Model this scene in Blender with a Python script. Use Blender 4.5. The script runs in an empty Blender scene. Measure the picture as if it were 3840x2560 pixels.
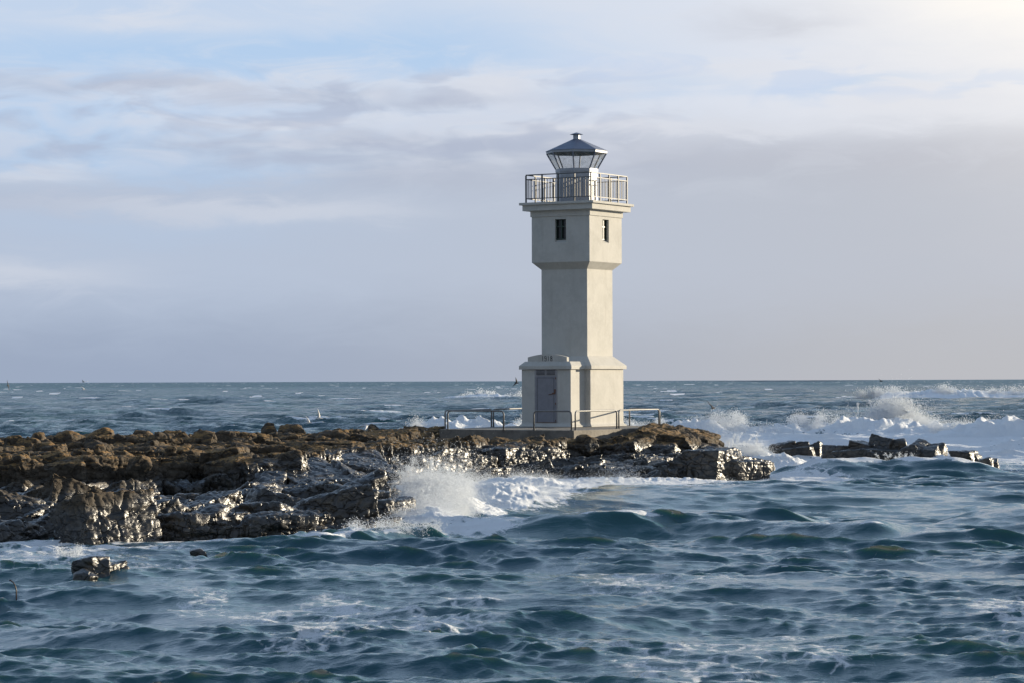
import bpy, bmesh, math, random
import numpy as np
from mathutils import Vector, Matrix

sc = bpy.context.scene
COL = sc.collection
R = math.radians
ZC = 3.75                      # eye height above mean water level
SUN_AZ, SUN_EL = 59.0, 8.5     # clockwise from +Y, above the horizon
PHI = R(-30.9)                 # turn of the tower about its axis

# ------------------------------------------------------------------ helpers
def tag(o, label=None, cat=None, group=None, kind=None):
    if label: o['label'] = label
    if cat: o['category'] = cat
    if group: o['group'] = group
    if kind: o['kind'] = kind
    return o

def empty(name, loc, rz=0):
    o = bpy.data.objects.new(name, None); COL.objects.link(o)
    o.location = loc; o.rotation_euler = (0, 0, rz); o.empty_display_size = .3
    return o

def link_mesh(name, me, mat=None, parent=None):
    o = bpy.data.objects.new(name, me); COL.objects.link(o)
    if mat: me.materials.append(mat)
    if parent: o.parent = parent
    return o

def obj(name, bm, mat, parent=None, smooth=False, bevel=0):
    bmesh.ops.recalc_face_normals(bm, faces=bm.faces)
    me = bpy.data.meshes.new(name); bm.to_mesh(me); bm.free()
    if smooth:
        for p in me.polygons: p.use_smooth = True
    o = link_mesh(name, me, mat, parent)
    if bevel:
        m = o.modifiers.new('bevel', 'BEVEL'); m.width = bevel; m.segments = 2
        m.limit_method = 'ANGLE'; m.angle_limit = R(35)
    return o

def add_box(bm, a, b, mtx=None):
    vs = [bm.verts.new((x, y, z)) for z in (a[2], b[2]) for x, y in ((a[0], a[1]), (b[0], a[1]), (b[0], b[1]), (a[0], b[1]))]
    for f in ((3, 2, 1, 0), (4, 5, 6, 7), (0, 1, 5, 4), (1, 2, 6, 5), (2, 3, 7, 6), (3, 0, 4, 7)):
        bm.faces.new([vs[i] for i in f])
    if mtx: bmesh.ops.transform(bm, matrix=mtx, verts=vs)

def box(name, a, b, mat, parent=None, bevel=0):
    bm = bmesh.new(); add_box(bm, a, b); return obj(name, bm, mat, parent, bevel=bevel)

def add_loft(bm, rings, cap0=True, cap1=True):
    rows = [[bm.verts.new(p) for p in r] for r in rings]
    n = len(rows[0])
    for a, b in zip(rows, rows[1:]):
        for i in range(n):
            bm.faces.new((a[i], a[(i+1) % n], b[(i+1) % n], b[i]))
    if cap0: bm.faces.new(rows[0][::-1])
    if cap1: bm.faces.new(rows[-1])

def square(h, z, cx=0, cy=0, hy=None):
    hy = h if hy is None else hy
    return [(cx-h, cy-hy, z), (cx+h, cy-hy, z), (cx+h, cy+hy, z), (cx-h, cy+hy, z)]

def octa(r, z):
    return [(r*math.cos(R(22.5+45*k)), r*math.sin(R(22.5+45*k)), z) for k in range(8)]

def add_tube(bm, pts, r, n=10, cap=True):
    pts = [Vector(p) for p in pts]; rows = []
    up = Vector((0, 0, 1))
    prev = None
    for i, p in enumerate(pts):
        t = (pts[min(i+1, len(pts)-1)] - pts[max(i-1, 0)]).normalized()
        if prev is None:
            ref = up if abs(t.z) < .9 else Vector((1, 0, 0))
            u = t.cross(ref).normalized()
        else:
            u = (prev - t*prev.dot(t)).normalized()
        prev = u; v = t.cross(u)
        rr = r[i] if isinstance(r, (list, tuple)) else r
        rows.append([p + (u*math.cos(2*math.pi*k/n) + v*math.sin(2*math.pi*k/n))*rr for k in range(n)])
    add_loft(bm, rows, cap, cap)

# ------------------------------------------------------------------ numpy noise
_rs = np.random.RandomState(7)
_P = np.concatenate([_rs.permutation(256)]*3).astype(np.int32)
_G3 = _rs.normal(size=(256, 3)).astype(np.float32); _G3 /= np.linalg.norm(_G3, axis=1)[:, None]
_A = _rs.rand(256)*2*np.pi; _G2 = np.stack([np.cos(_A), np.sin(_A)], 1).astype(np.float32)

def pn3(p):
    p = p.astype(np.float32); i = np.floor(p).astype(np.int32); f = p - i; i &= 255
    u = f*f*f*(f*(f*6-15)+10); out = 0
    for dx in (0, 1):
        wx = u[:, 0] if dx else 1-u[:, 0]
        for dy in (0, 1):
            wy = wx*(u[:, 1] if dy else 1-u[:, 1])
            for dz in (0, 1):
                h = _P[_P[_P[i[:, 0]+dx]+i[:, 1]+dy]+i[:, 2]+dz]
                g = _G3[h]
                out = out + wy*(u[:, 2] if dz else 1-u[:, 2])*(g[:, 0]*(f[:, 0]-dx)+g[:, 1]*(f[:, 1]-dy)+g[:, 2]*(f[:, 2]-dz))
    return out*1.6

def pn2(x, y):
    x = np.asarray(x, np.float32); y = np.asarray(y, np.float32)
    ix = np.floor(x).astype(np.int32); iy = np.floor(y).astype(np.int32)
    fx = x-ix; fy = y-iy; ix &= 255; iy &= 255
    u = fx*fx*fx*(fx*(fx*6-15)+10); v = fy*fy*fy*(fy*(fy*6-15)+10); out = 0
    for dx in (0, 1):
        for dy in (0, 1):
            g = _G2[_P[_P[ix+dx]+iy+dy]]
            out = out + (u if dx else 1-u)*(v if dy else 1-v)*(g[..., 0]*(fx-dx)+g[..., 1]*(fy-dy))
    return out*1.5

def sstep(a, b, x):
    t = np.clip((x-a)/(b-a), 0, 1); return t*t*(3-2*t)

# ------------------------------------------------------------------ materials
class V:
    """tiny expression helper: V(tree, socket or number) builds Math nodes"""
    def __init__(s, t, k): s.t, s.k = t, k
    def op(s, name, *o):
        n = s.t.nodes.new('ShaderNodeMath'); n.operation = name
        for i, a in enumerate((s,)+o):
            a = a.k if isinstance(a, V) else a
            if isinstance(a, (int, float)): n.inputs[i].default_value = a
            else: s.t.links.new(a, n.inputs[i])
        return V(s.t, n.outputs[0])
    def __add__(s, o): return s.op('ADD', o)
    def __sub__(s, o): return s.op('SUBTRACT', o)
    def __mul__(s, o): return s.op('MULTIPLY', o)
    def __truediv__(s, o): return s.op('DIVIDE', o)
    def __neg__(s): return s.op('MULTIPLY', -1.0)
    def smooth(s, a, b):
        n = s.t.nodes.new('ShaderNodeMapRange'); n.interpolation_type = 'SMOOTHSTEP'
        s.t.links.new(s.k, n.inputs[0]); n.inputs[1].default_value = a; n.inputs[2].default_value = b
        return V(s.t, n.outputs[0])
    def clamp(s):
        r = s.op('ADD', 0.0); r.k.node.use_clamp = True; return r

def mixc(t, f, a, b):
    n = t.nodes.new('ShaderNodeMix'); n.data_type = 'RGBA'
    for k, i in ((f, 0), (a, 6), (b, 7)):
        k = k.k if isinstance(k, V) else k
        if isinstance(k, (int, float)): n.inputs[i].default_value = k
        elif isinstance(k, tuple): n.inputs[i].default_value = (*k, 1)
        else: t.links.new(k, n.inputs[i])
    return n.outputs[2]

def noise(t, vec, scale, detail=4, rough=.55, dist=0, out=0):
    n = t.nodes.new('ShaderNodeTexNoise'); n.inputs['Scale'].default_value = scale
    n.inputs['Detail'].default_value = detail; n.inputs['Roughness'].default_value = rough
    n.inputs['Distortion'].default_value = dist
    if vec is not None: t.links.new(vec, n.inputs['Vector'])
    return n.outputs[out]

def scaled(t, vec, s):
    n = t.nodes.new('ShaderNodeVectorMath'); n.operation = 'MULTIPLY'
    t.links.new(vec, n.inputs[0]); n.inputs[1].default_value = s
    return n.outputs[0]

def new_mat(name):
    m = bpy.data.materials.new(name); m.use_nodes = True
    t = m.node_tree; b = t.nodes['Principled BSDF']
    return m, t, b

def bump(t, h, strength, dist, b, prev=None):
    n = t.nodes.new('ShaderNodeBump'); n.inputs['Strength'].default_value = strength
    n.inputs['Distance'].default_value = dist
    t.links.new(h.k if isinstance(h, V) else h, n.inputs['Height'])
    if prev: t.links.new(prev, n.inputs['Normal'])
    if b: t.links.new(n.outputs[0], b.inputs['Normal'])
    return n.outputs[0]

def pos(t):
    return t.nodes.new('ShaderNodeNewGeometry').outputs['Position']

def objc(t):
    return t.nodes.new('ShaderNodeTexCoord').outputs['Object']

def simple(name, col, rough=.6, metal=0, var=.12, vscale=6, bmp=.0, bscale=40):
    m, t, b = new_mat(name)
    n = noise(t, objc(t), vscale, 6, .6)
    lo = tuple(c*(1-var) for c in col); hi = tuple(min(1, c*(1+var)) for c in col)
    t.links.new(mixc(t, V(t, n).smooth(.3, .7), lo, hi), b.inputs['Base Color'])
    b.inputs['Roughness'].default_value = rough; b.inputs['Metallic'].default_value = metal
    if bmp: bump(t, noise(t, objc(t), bscale, 4), bmp, .01, b)
    return m

def make_render_mat():
    m, t, b = new_mat('painted_render')
    p = objc(t)
    big = V(t, noise(t, p, 1.3, 6, .62, .4)); fine = V(t, noise(t, p, 7, 8, .7))
    streak = V(t, noise(t, scaled(t, p, (5, 5, .5)), 1.0, 5, .65))
    c = mixc(t, big.smooth(.35, .68), (.575, .55, .495), (.50, .48, .43))
    c = mixc(t, (fine.smooth(.45, .72))*.55, c, (.62, .60, .55))
    c = mixc(t, (streak.smooth(.54, .74))*.42, c, (.43, .40, .345))
    t.links.new(c, b.inputs['Base Color']); b.inputs['Roughness'].default_value = .8
    b.inputs['Specular IOR Level'].default_value = .25
    h = noise(t, p, 5, 5, .6, .5); n1 = bump(t, h, .35, .02, None)
    bump(t, noise(t, p, 45, 5, .7), .3, .006, b, n1)
    return m

def make_concrete():
    m, t, b = new_mat('weathered_concrete')
    p = pos(t)
    c = mixc(t, V(t, noise(t, p, 1.6, 8, .65)).smooth(.35, .68), (.24, .215, .18), (.13, .115, .095))
    pit = V(t, noise(t, p, 9, 4, .6)).smooth(.66, .72)
    c = mixc(t, pit*.7, c, (.07, .055, .04))
    t.links.new(c, b.inputs['Base Color']); b.inputs['Roughness'].default_value = .85
    n1 = bump(t, noise(t, p, 3, 8, .65), .5, .05, None)
    bump(t, (pit*-1.0), .6, .03, b, n1)
    return m

def make_rock():
    m, t, b = new_mat('basalt')
    g = t.nodes.new('ShaderNodeNewGeometry'); p = g.outputs['Position']
    sep = t.nodes.new('ShaderNodeSeparateXYZ'); t.links.new(p, sep.inputs[0])
    X, Y, Z = (V(t, sep.outputs[i]) for i in range(3))
    nz = t.nodes.new('ShaderNodeSeparateXYZ'); t.links.new(g.outputs['True Normal'], nz.inputs[0])
    NZ = V(t, nz.outputs[2])
    n1 = V(t, noise(t, p, .9, 6, .6)); n2 = V(t, noise(t, p, 4, 8, .65)); n3 = V(t, noise(t, p, 14, 8, .7))
    # how far the swell wets the stone: low on the left, up to the brow under the tower
    lvl = (X+(n1-.5)*5).smooth(-10.5, -6.5)*.62 + .78
    seaward = (Y - X*.55).smooth(112, 103)        # 1 towards the surf side
    lvl = lvl*seaward + (seaward*-1.0+1.0)*.35 + X.smooth(8.0, 10.5)*1.2 + Y.smooth(64, 60)*1.0
    wet = (Z + (n1-.5)*.7 + (n2-.5)*.4 - lvl).smooth(.16, -.12)
    dry = mixc(t, n2.smooth(.3, .7), (.042, .033, .023), (.108, .085, .060))
    dry = mixc(t, n3.smooth(.5, .72)*.5, dry, (.16, .13, .092))
    lich = NZ.smooth(.35, .8)*(n1*.6+n2*.4).smooth(.43, .55)*(Z.smooth(1.0, 1.35))
    dry = mixc(t, lich*.85, dry, mixc(t, n3.smooth(.35, .65), (.19, .10, .028), (.36, .215, .075)))
    wetc = mixc(t, n2.smooth(.35, .7), (.015, .0125, .010), (.075, .062, .045))
    t.links.new(mixc(t, wet, dry, wetc), b.inputs['Base Color'])
    rough = (wet*-.50 + .86) + (n2-.5)*.35
    t.links.new(rough.k, b.inputs['Roughness'])
    t.links.new((wet*.45+.3).k, b.inputs['Specular IOR Level'])
    vo = t.nodes.new('ShaderNodeTexVoronoi'); vo.feature = 'DISTANCE_TO_EDGE'
    wv = t.nodes.new('ShaderNodeVectorMath'); wv.operation = 'ADD'
    t.links.new(scaled(t, p, (1.1, 1.1, 2.6)), wv.inputs[0])
    t.links.new(scaled(t, noise(t, p, 1.7, 3, out=1), (.9, .9, .9)), wv.inputs[1])
    t.links.new(wv.outputs[0], vo.inputs['Vector']); vo.inputs['Scale'].default_value = 1.5
    crack = V(t, vo.outputs['Distance']).smooth(0, .045)
    a = bump(t, crack, .8, .05, None)
    a = bump(t, noise(t, scaled(t, p, (1, 1, 2.2)), 6, 5, .6), .45, .05, None, a)
    bump(t, noise(t, scaled(t, p, (1, 1, 1.8)), 30, 4, .65), .32, .014, b, a)
    return m

def make_water():
    m, t, b = new_mat('sea_water')
    p = pos(t)
    at = t.nodes.new('ShaderNodeAttribute'); at.attribute_name = 'foam'
    F = V(t, at.outputs['Fac'])
    flat = scaled(t, p, (1, .62, 1))
    w1 = noise(t, p, 1.4, 3, out=1)
    wv = t.nodes.new('ShaderNodeVectorMath'); wv.operation = 'ADD'
    t.links.new(flat, wv.inputs[0]); t.links.new(scaled(t, w1, (.6, .6, .6)), wv.inputs[1])
    lace = t.nodes.new('ShaderNodeTexVoronoi'); lace.feature = 'DISTANCE_TO_EDGE'; lace.inputs['Scale'].default_value = 2.6
    t.links.new(wv.outputs[0], lace.inputs['Vector'])
    L = V(t, lace.outputs['Distance'])
    n = V(t, noise(t, wv.outputs[0], 2.2, 8, .68)); n2 = V(t, noise(t, wv.outputs[0], 9, 6, .7))
    pat = (n*.55 + n2*.45) - L*.62 + .07
    mask = (pat + F*1.1 - 1.0).smooth(-.06, .10)
    b.inputs['Base Color'].default_value = (.012, .040, .044, 1)
    b.inputs['IOR'].default_value = 1.333
    deep = V(t, noise(t, p, .07, 3, .5)).smooth(.4, .65)
    t.links.new(mixc(t, deep, (.018, .070, .104), (.027, .094, .108)), b.inputs['Base Color'])
    sp = t.nodes.new('ShaderNodeSeparateXYZ'); t.links.new(p, sp.inputs[0])
    t.links.new((V(t, sp.outputs[1]).smooth(200, 2500)*.30+.035).k, b.inputs['Roughness'])
    h = (V(t, noise(t, scaled(t, p, (1, 1.7, 1)), 5.0, 5, .6)) + V(t, noise(t, scaled(t, p, (1, 1.6, 1)), 17, 3, .55))*.35)
    hb = bump(t, noise(t, scaled(t, p, (.9, .55, 1)), 1.0, 6, .65), 1.0, 1.0, None)
    ns = bump(t, h, .8, .028, None)
    # steep little seas lean shoreward, too small for the mesh out there
    ad = t.nodes.new('ShaderNodeVectorMath'); ad.operation = 'MULTIPLY_ADD'
    t.links.new(noise(t, scaled(t, p, (.35, .16, 1)), 1.0, 5, .7, out=1), ad.inputs[0]); ad.inputs[1].default_value = (.55, .55, 0); ad.inputs[2].default_value = (-.275, -.275-.20, 0)
    a2 = t.nodes.new('ShaderNodeVectorMath'); a2.operation = 'ADD'; t.links.new(hb, a2.inputs[0]); t.links.new(ad.outputs[0], a2.inputs[1])
    a3 = t.nodes.new('ShaderNodeVectorMath'); a3.operation = 'NORMALIZE'; t.links.new(a2.outputs[0], a3.inputs[0]); hb = a3.outputs[0]
    mv = t.nodes.new('ShaderNodeMix'); mv.data_type = 'VECTOR'; t.links.new(V(t, sp.outputs[1]).smooth(90, 260).k, mv.inputs[0])
    t.links.new(ns, mv.inputs[4]); t.links.new(hb, mv.inputs[5]); t.links.new(mv.outputs[1], b.inputs['Normal'])
    # light that enters the thin crests and leaks out again, olive green
    ss = t.nodes.new('ShaderNodeSubsurfaceScattering'); ss.inputs['Color'].default_value = (.27, .55, .36, 1)
    ss.inputs['Scale'].default_value = .45; ss.inputs['Radius'].default_value = (.8, 1.0, .5)
    m0 = t.nodes.new('ShaderNodeMixShader'); m0.inputs[0].default_value = .042
    t.links.new(b.outputs[0], m0.inputs[1]); t.links.new(ss.outputs[0], m0.inputs[2])
    fb = t.nodes.new('ShaderNodeBsdfPrincipled')
    fb.inputs['Base Color'].default_value = (.93, .94, .94, 1); fb.inputs['Roughness'].default_value = .7
    fb.inputs['Specular IOR Level'].default_value = .2
    bump(t, noise(t, p, 6, 8, .7), .9, .12, fb)
    mx = t.nodes.new('ShaderNodeMixShader')
    t.links.new(mask.k, mx.inputs[0]); t.links.new(m0.outputs[0], mx.inputs[1]); t.links.new(fb.outputs[0], mx.inputs[2])
    t.links.new(mx.outputs[0], t.nodes['Material Output'].inputs['Surface'])
    return m

def make_spray():
    m, t, b = new_mat('spray_drops')
    b.inputs['Base Color'].default_value = (.93, .965, 1.0, 1); b.inputs['Roughness'].default_value = .6; b.inputs['Specular IOR Level'].default_value = .1
    tr = t.nodes.new('ShaderNodeBsdfTranslucent'); tr.inputs[0].default_value = (.97, .985, 1.0, 1)
    mx = t.nodes.new('ShaderNodeMixShader'); mx.inputs[0].default_value = .5
    t.links.new(b.outputs[0], mx.inputs[1]); t.links.new(tr.outputs[0], mx.inputs[2])
    t.links.new(mx.outputs[0], t.nodes['Material Output'].inputs['Surface'])
    return m

def make_glass():
    m, t, b = new_mat('lantern_glass')
    tr = t.nodes.new('ShaderNodeBsdfTransparent'); tr.inputs[0].default_value = (.985, .99, .99, 1)
    gl = t.nodes.new('ShaderNodeBsdfGlossy'); gl.inputs['Roughness'].default_value = .03
    di = t.nodes.new('ShaderNodeBsdfDiffuse'); di.inputs[0].default_value = (.6, .6, .56, 1)
    lw = t.nodes.new('ShaderNodeLayerWeight'); lw.inputs[0].default_value = .5
    fr = (V(t, lw.outputs['Facing']).op('POWER', 4.0)*.55+.05).k.node
    m1 = t.nodes.new('ShaderNodeMixShader'); t.links.new(fr.outputs[0], m1.inputs[0])
    t.links.new(tr.outputs[0], m1.inputs[1]); t.links.new(gl.outputs[0], m1.inputs[2])
    salt = V(t, noise(t, objc(t), 5, 5, .6)).smooth(.40, .80)*.16+.05
    m2 = t.nodes.new('ShaderNodeMixShader'); t.links.new(salt.k, m2.inputs[0])
    t.links.new(m1.outputs[0], m2.inputs[1]); t.links.new(di.outputs[0], m2.inputs[2])
    t.links.new(m2.outputs[0], t.nodes['Material Output'].inputs['Surface'])
    return m

M_WALL = make_render_mat(); M_CONC = make_concrete(); M_ROCK = make_rock(); M_SEA = make_water()
M_SPRAY = make_spray(); M_GLASS = make_glass()
M_ZINC = simple('zinc_sheet', (.36, .37, .39), .5, .3, .10, 4)
M_ROOF = simple('lantern_roof_zinc', (.19, .21, .27), .58, .15, .08, 4)
M_RAIL = simple('galvanised_rail', (.105, .103, .10), .55, 0, .12, 9)
M_HOOP = simple('galvanised_tube', (.20, .195, .185), .5, .1, .15, 12)
M_DOOR = simple('door_paint', (.25, .245, .265), .55, 0, .08, 5, .1)
M_DFRM = simple('door_frame_paint', (.33, .315, .315), .6, 0, .1, 5)
M_RUST = simple('rusty_iron', (.16, .075, .045), .8, 0, .4, 14)
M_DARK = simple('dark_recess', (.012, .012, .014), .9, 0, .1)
M_PAINT = simple('black_numeral_paint', (.02, .02, .022), .7, 0, .2)
M_GREEN = simple('dark_green_wood', (.022, .040, .028), .45, 0, .2, 12)
M_PANE = simple('window_glass', (.015, .017, .017), .06, 0, .05)
M_GULLW = simple('white_feathers', (.72, .71, .69), .8, 0, .05)
M_GULLD = simple('dark_feathers', (.05, .047, .05), .8, 0, .1)
M_KELP = simple('kelp', (.07, .035, .018), .45, 0, .3, 20)
M_LAND = simple('far_land', (.16, .18, .20), .9, 0, .1)  # distance haze is mixed into the land's base colour

# ------------------------------------------------------------------ lighthouse
def build_lighthouse():
    root = empty('lighthouse', (2.74, 117.29, 1.87), PHI)
    tag(root, 'square cream concrete lighthouse with glazed lantern, standing on a railed platform', 'lighthouse')
    bm = bmesh.new()
    add_loft(bm, [square(h, z) for h, z in ((1.53, -.02), (1.525, .02), (1.475, .055), (1.44, .10), (1.42, .16), (1.42, 2.359))], True, True)
    obj('base', bm, M_WALL, root, bevel=.012)
    bm = bmesh.new()
    add_loft(bm, [square(h, z) for h, z in ((1.525, 2.362), (1.525, 2.508), (1.10, 2.905))])
    obj('base_eave', bm, M_WALL, root, bevel=.012)
    bm = bmesh.new()
    add_loft(bm, [square(h, z) for h, z in ((1.095, 2.88), (1.095, 6.491), (1.385, 6.79))])
    obj('shaft', bm, M_WALL, root, bevel=.012)
    # watch room with recessed windows on the two seen faces
    bm = bmesh.new(); H = 1.385; z0, z1 = 6.79, 8.72
    W2, wz0, wz1, ws, dp = .265, 7.72, 8.57, 7.60, .15
    for k in range(4):
        rot = Matrix.Rotation(k*math.pi/2, 4, 'Z')
        def q(*pts): bm.faces.new([bm.verts.new(rot @ Vector(p)) for p in pts])
        if k in (0, 1):
            q((-H, -H, z0), (-W2, -H, z0), (-W2, -H, z1), (-H, -H, z1))
            q((W2, -H, z0), (H, -H, z0), (H, -H, z1), (W2, -H, z1))
            q((-W2, -H, z0), (W2, -H, z0), (W2, -H, ws), (-W2, -H, ws))
            q((-W2, -H, wz1), (W2, -H, wz1), (W2, -H, z1), (-W2, -H, z1))
            q((-W2, -H, ws), (W2, -H, ws), (W2, -H+dp, wz0), (-W2, -H+dp, wz0))
            q((-W2, -H, wz1), (-W2, -H+dp, wz1), (W2, -H+dp, wz1), (W2, -H, wz1))
            q((-W2, -H, ws), (-W2, -H+dp, wz0), (-W2, -H+dp, wz1), (-W2, -H, wz1))
            q((W2, -H, ws), (W2, -H, wz1), (W2, -H+dp, wz1), (W2, -H+dp, wz0))
        else:
            q((-H, -H, z0), (H, -H, z0), (H, -H, z1), (-H, -H, z1))
    q((-H, -H, z1), (H, -H, z1), (H, H, z1), (-H, H, z1))
    bmesh.ops.remove_doubles(bm, verts=bm.verts, dist=1e-4)
    obj('watch_room', bm, M_WALL, root)
    for k in (0, 1):
        rot = Matrix.Rotation(k*math.pi/2, 4, 'Z')
        def bx(bm, a, b): add_box(bm, a, b, rot)
        yy = -H+dp
        bm = bmesh.new(); t = .035
        bx(bm, (-W2, yy-.045, wz0), (-W2+t, yy+.02, wz1)); bx(bm, (W2-t, yy-.045, wz0), (W2, yy+.02, wz1))
        bx(bm, (-W2+t, yy-.043, wz0), (W2-t, yy+.02, wz0+.05)); bx(bm, (-W2+t, yy-.043, wz1-t), (W2-t, yy+.02, wz1))
        zt = wz0+.52
        bx(bm, (-W2+t, yy-.055, zt), (W2-t, yy+.018, zt+.055))
        bx(bm, (-.025, yy-.050, wz0+.05), (.025, yy+.018, zt)); bx(bm, (-.025, yy-.050, zt+.055), (.025, yy+.018, wz1-t))
        fr = obj('window', bm, M_GREEN, root)
        bm = bmesh.new(); bx(bm, (-W2, yy+.022, wz0), (W2, yy+.04, wz1)); obj('pane', bm, M_PANE, fr)
    bm = bmesh.new()
    add_loft(bm, [square(h, z) for h, z in ((1.43, 8.695), (1.43, 8.941), (1.67, 8.943), (1.67, 9.18), (1.775, 9.182), (1.775, 9.285))])
    obj('gallery', bm, M_WALL, root, bevel=.01)
    # gallery railing
    rail = empty('gallery_railing', (0, 0, 9.285)); rail.parent = root
    hr = 1.555
    bm = bmesh.new()
    for k in range(4):
        rot = Matrix.Rotation(k*math.pi/2, 4, 'Z')
        for z, hh, ww in ((1.165, .02, .028), (.98, .017, .018), (.175, .017, .018)):
            add_box(bm, (-hr+.028*(k % 2), -hr-ww, z-hh), (hr-.028*(k % 2), -hr+ww, z+hh), rot)
    obj('rail', bm, M_RAIL, rail)
    pm = bmesh.new(); add_box(pm, (-.027, -.027, 0), (.027, .027, 1.144)); pme = bpy.data.meshes.new('post'); pm.to_mesh(pme); pm.free(); pme.materials.append(M_RAIL)
    qm = bmesh.new(); add_box(qm, (-.0085, -.0085, .192), (.0085, .0085, .963)); qme = bpy.data.meshes.new('baluster'); qm.to_mesh(qme); qm.free(); qme.materials.append(M_RAIL)
    for k in range(4):
        rot = Matrix.Rotation(k*math.pi/2, 4, 'Z')
        for j in range(24):
            p = rot @ Vector((-hr+2*hr*j/24, -hr, 0))
            isp = j % 6 == 0
            o = link_mesh('post' if isp else 'baluster', pme if isp else qme, None, rail); o.location = p
            o.rotation_euler = (0, 0, 0)
    # lantern
    lr = empty('lantern', (0, 0, 0)); lr.parent = root
    bm = bmesh.new()
    add_loft(bm, [octa(r, z) for r, z in ((.87, 9.287), (.87, 10.60), (.90, 10.60), (.90, 10.735), (.80, 10.737))])
    obj('drum', bm, M_ZINC, lr)
    b0, b1 = octa(.885, 10.737), octa(1.265, 11.385)
    for k in range(8):
        a, b, c, d = (Vector(v) for v in (b0[k], b0[(k+1) % 8], b1[(k+1) % 8], b1[k]))
        bm = bmesh.new(); add_tube(bm, [a, d], .031, 6); obj('mullion', bm, M_ROOF, lr)
        bm = bmesh.new(); s = .97
        ce = (a+b+c+d)/4; nrm = (b-a).cross(d-a).normalized()*.005
        pts = [ce+(v-ce)*s for v in (a, b, c, d)]
        add_loft(bm, [[v-nrm for v in pts], [v+nrm for v in pts]]); obj('glass_pane', bm, M_GLASS, lr)
    bm = bmesh.new()
    add_loft(bm, [octa(r, z) for r, z in ((1.20, 11.387), (1.285, 11.385), (1.29, 11.47))], True, True)
    obj('eave_band', bm, M_ZINC, lr)
    bm = bmesh.new(); add_loft(bm, [octa(1.235, 11.379), octa(1.235, 11.384)]); obj('ceiling', bm, M_DARK, lr)  # near-black sheet: the shade under the soffit is put into its colour
    ro = empty('lantern_roof', (0, 0, 0)); ro.parent = root
    bm = bmesh.new()
    add_loft(bm, [octa(r, z) for r, z in ((1.31, 11.472), (1.315, 11.495), (.16, 12.0))]); obj('roof_sheet', bm, M_ROOF, ro)
    bm = bmesh.new(); add_loft(bm, [octa(.145, 11.97), octa(.145, 12.185)]); obj('vent_neck', bm, M_ZINC, ro)
    bm = bmesh.new(); add_loft(bm, [octa(.27, 12.187), octa(.29, 12.195), octa(.03, 12.275)]); obj('vent_cap', bm, M_ROOF, ro)
    # porch
    hw, fy = 1.165, -2.62
    po = empty('porch', (0, 0, 0)); po.parent = root
    bm = bmesh.new()
    def rect(h, y0, z): return [(-h, y0, z), (h, y0, z), (h, -1.30, z), (-h, -1.30, z)]
    add_loft(bm, [rect(hw+e, fy-e, z) for e, z in ((.11, -.018), (.105, .022), (.055, .057), (.02, .102), (0, .162), (0, 2.352))])
    obj('wall', bm, M_WALL, po, bevel=.012)
    bm = bmesh.new()
    add_loft(bm, [rect(hw+e, fy-e, z) for e, z in ((.085, 2.355), (.085, 2.500), (-.10, 2.68))])
    obj('eave', bm, M_WALL, po, bevel=.012)
    bm = bmesh.new(); w = .93; arc = [(-w, 2.66)]
    for i in range(17):
        s = -1+2*i/16; arc.append((w*s, 2.855+.125*(1-s*s)))
    arc.append((w, 2.66))
    add_loft(bm, [[(x, fy+.105, z) for x, z in arc], [(x, fy+.275, z) for x, z in arc]])
    obj('pediment', bm, M_WALL, po)
    # year numerals 1918
    yz, nh, yy = 2.70, .205, fy+.100
    def digit(strokes, x):
        bm = bmesh.new()
        for s in strokes:
            add_tube(bm, [(x+px, yy, yz+pz*nh) for px, pz in s], .0095, 6)
        o = obj('numeral', bm, M_PAINT, po)
    one = [[(0, 0), (0, 1)]]
    def ell(cx, cz, rx, rz, a0, a1, n=16):
        return [(cx+rx*math.cos(R(a0+(a1-a0)*i/n)), cz+rz*math.sin(R(a0+(a1-a0)*i/n))) for i in range(n+1)]
    nine = [ell(0, .72, .042, .27, 0, 360), [(.042, .72), (.042, .2)] , ell(0, .2, .042, .19, 0, -160)]
    eight = [ell(0, .76, .038, .23, 0, 360), ell(0, .26, .043, .25, 0, 360)]
    digit(one, -.215); digit(nine, -.085); digit(one, .055); digit(eight, .195)
    # door
    dr = empty('door', (0, fy, .17)); dr.parent = root
    box('door_frame', (-.535, -.012, 0), (.535, .05, 2.178), M_DFRM, dr)
    box('leaf', (-.475, -.030, .015), (.475, -.0125, 1.90), M_DOOR, dr, .004)
    bm = bmesh.new()
    for a, b in (((-.405, -.036, .03), (-.395, -.0305, 1.84)), ((.385, -.036, .03), (.395, -.0305, 1.84)), ((-.395, -.036, 1.83), (.385, -.0305, 1.84))): add_box(bm, a, b)
    obj('panel_seam', bm, M_DARK, dr)
    box('rusty_sill', (-.475, -.026, -.004), (.475, -.0125, .0145), M_RUST, dr)
    for sx in (-1, 1):
        g = box('vent_grille', (.245*sx-.215, -.028, 1.945), (.245*sx+.215, -.0125, 2.165), M_DFRM, dr)
        bm = bmesh.new()
        for j in range(4): add_box(bm, (.245*sx-.20, -.034, 1.965+.052*j), (.245*sx+.20, -.0285, 1.990+.052*j))
        obj('slot', bm, M_DARK, g)
    for z in (.08, .78, 1.82):
        bm = bmesh.new(); add_tube(bm, [(.470, -.04, z-.04), (.470, -.04, z+.04)], .016, 8); obj('hinge', bm, M_RUST, dr)
    bm = bmesh.new()
    add_tube(bm, [(.15, -.055, 1.145), (.33, -.055, 1.175)], .012, 8); add_box(bm, (.32, -.07, 1.175), (.46, -.0305, 1.225)); add_box(bm, (.425, -.065, 1.226), (.475, -.0305, 1.37))
    obj('handle', bm, M_RUST, dr)
    return root

build_lighthouse()

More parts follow.
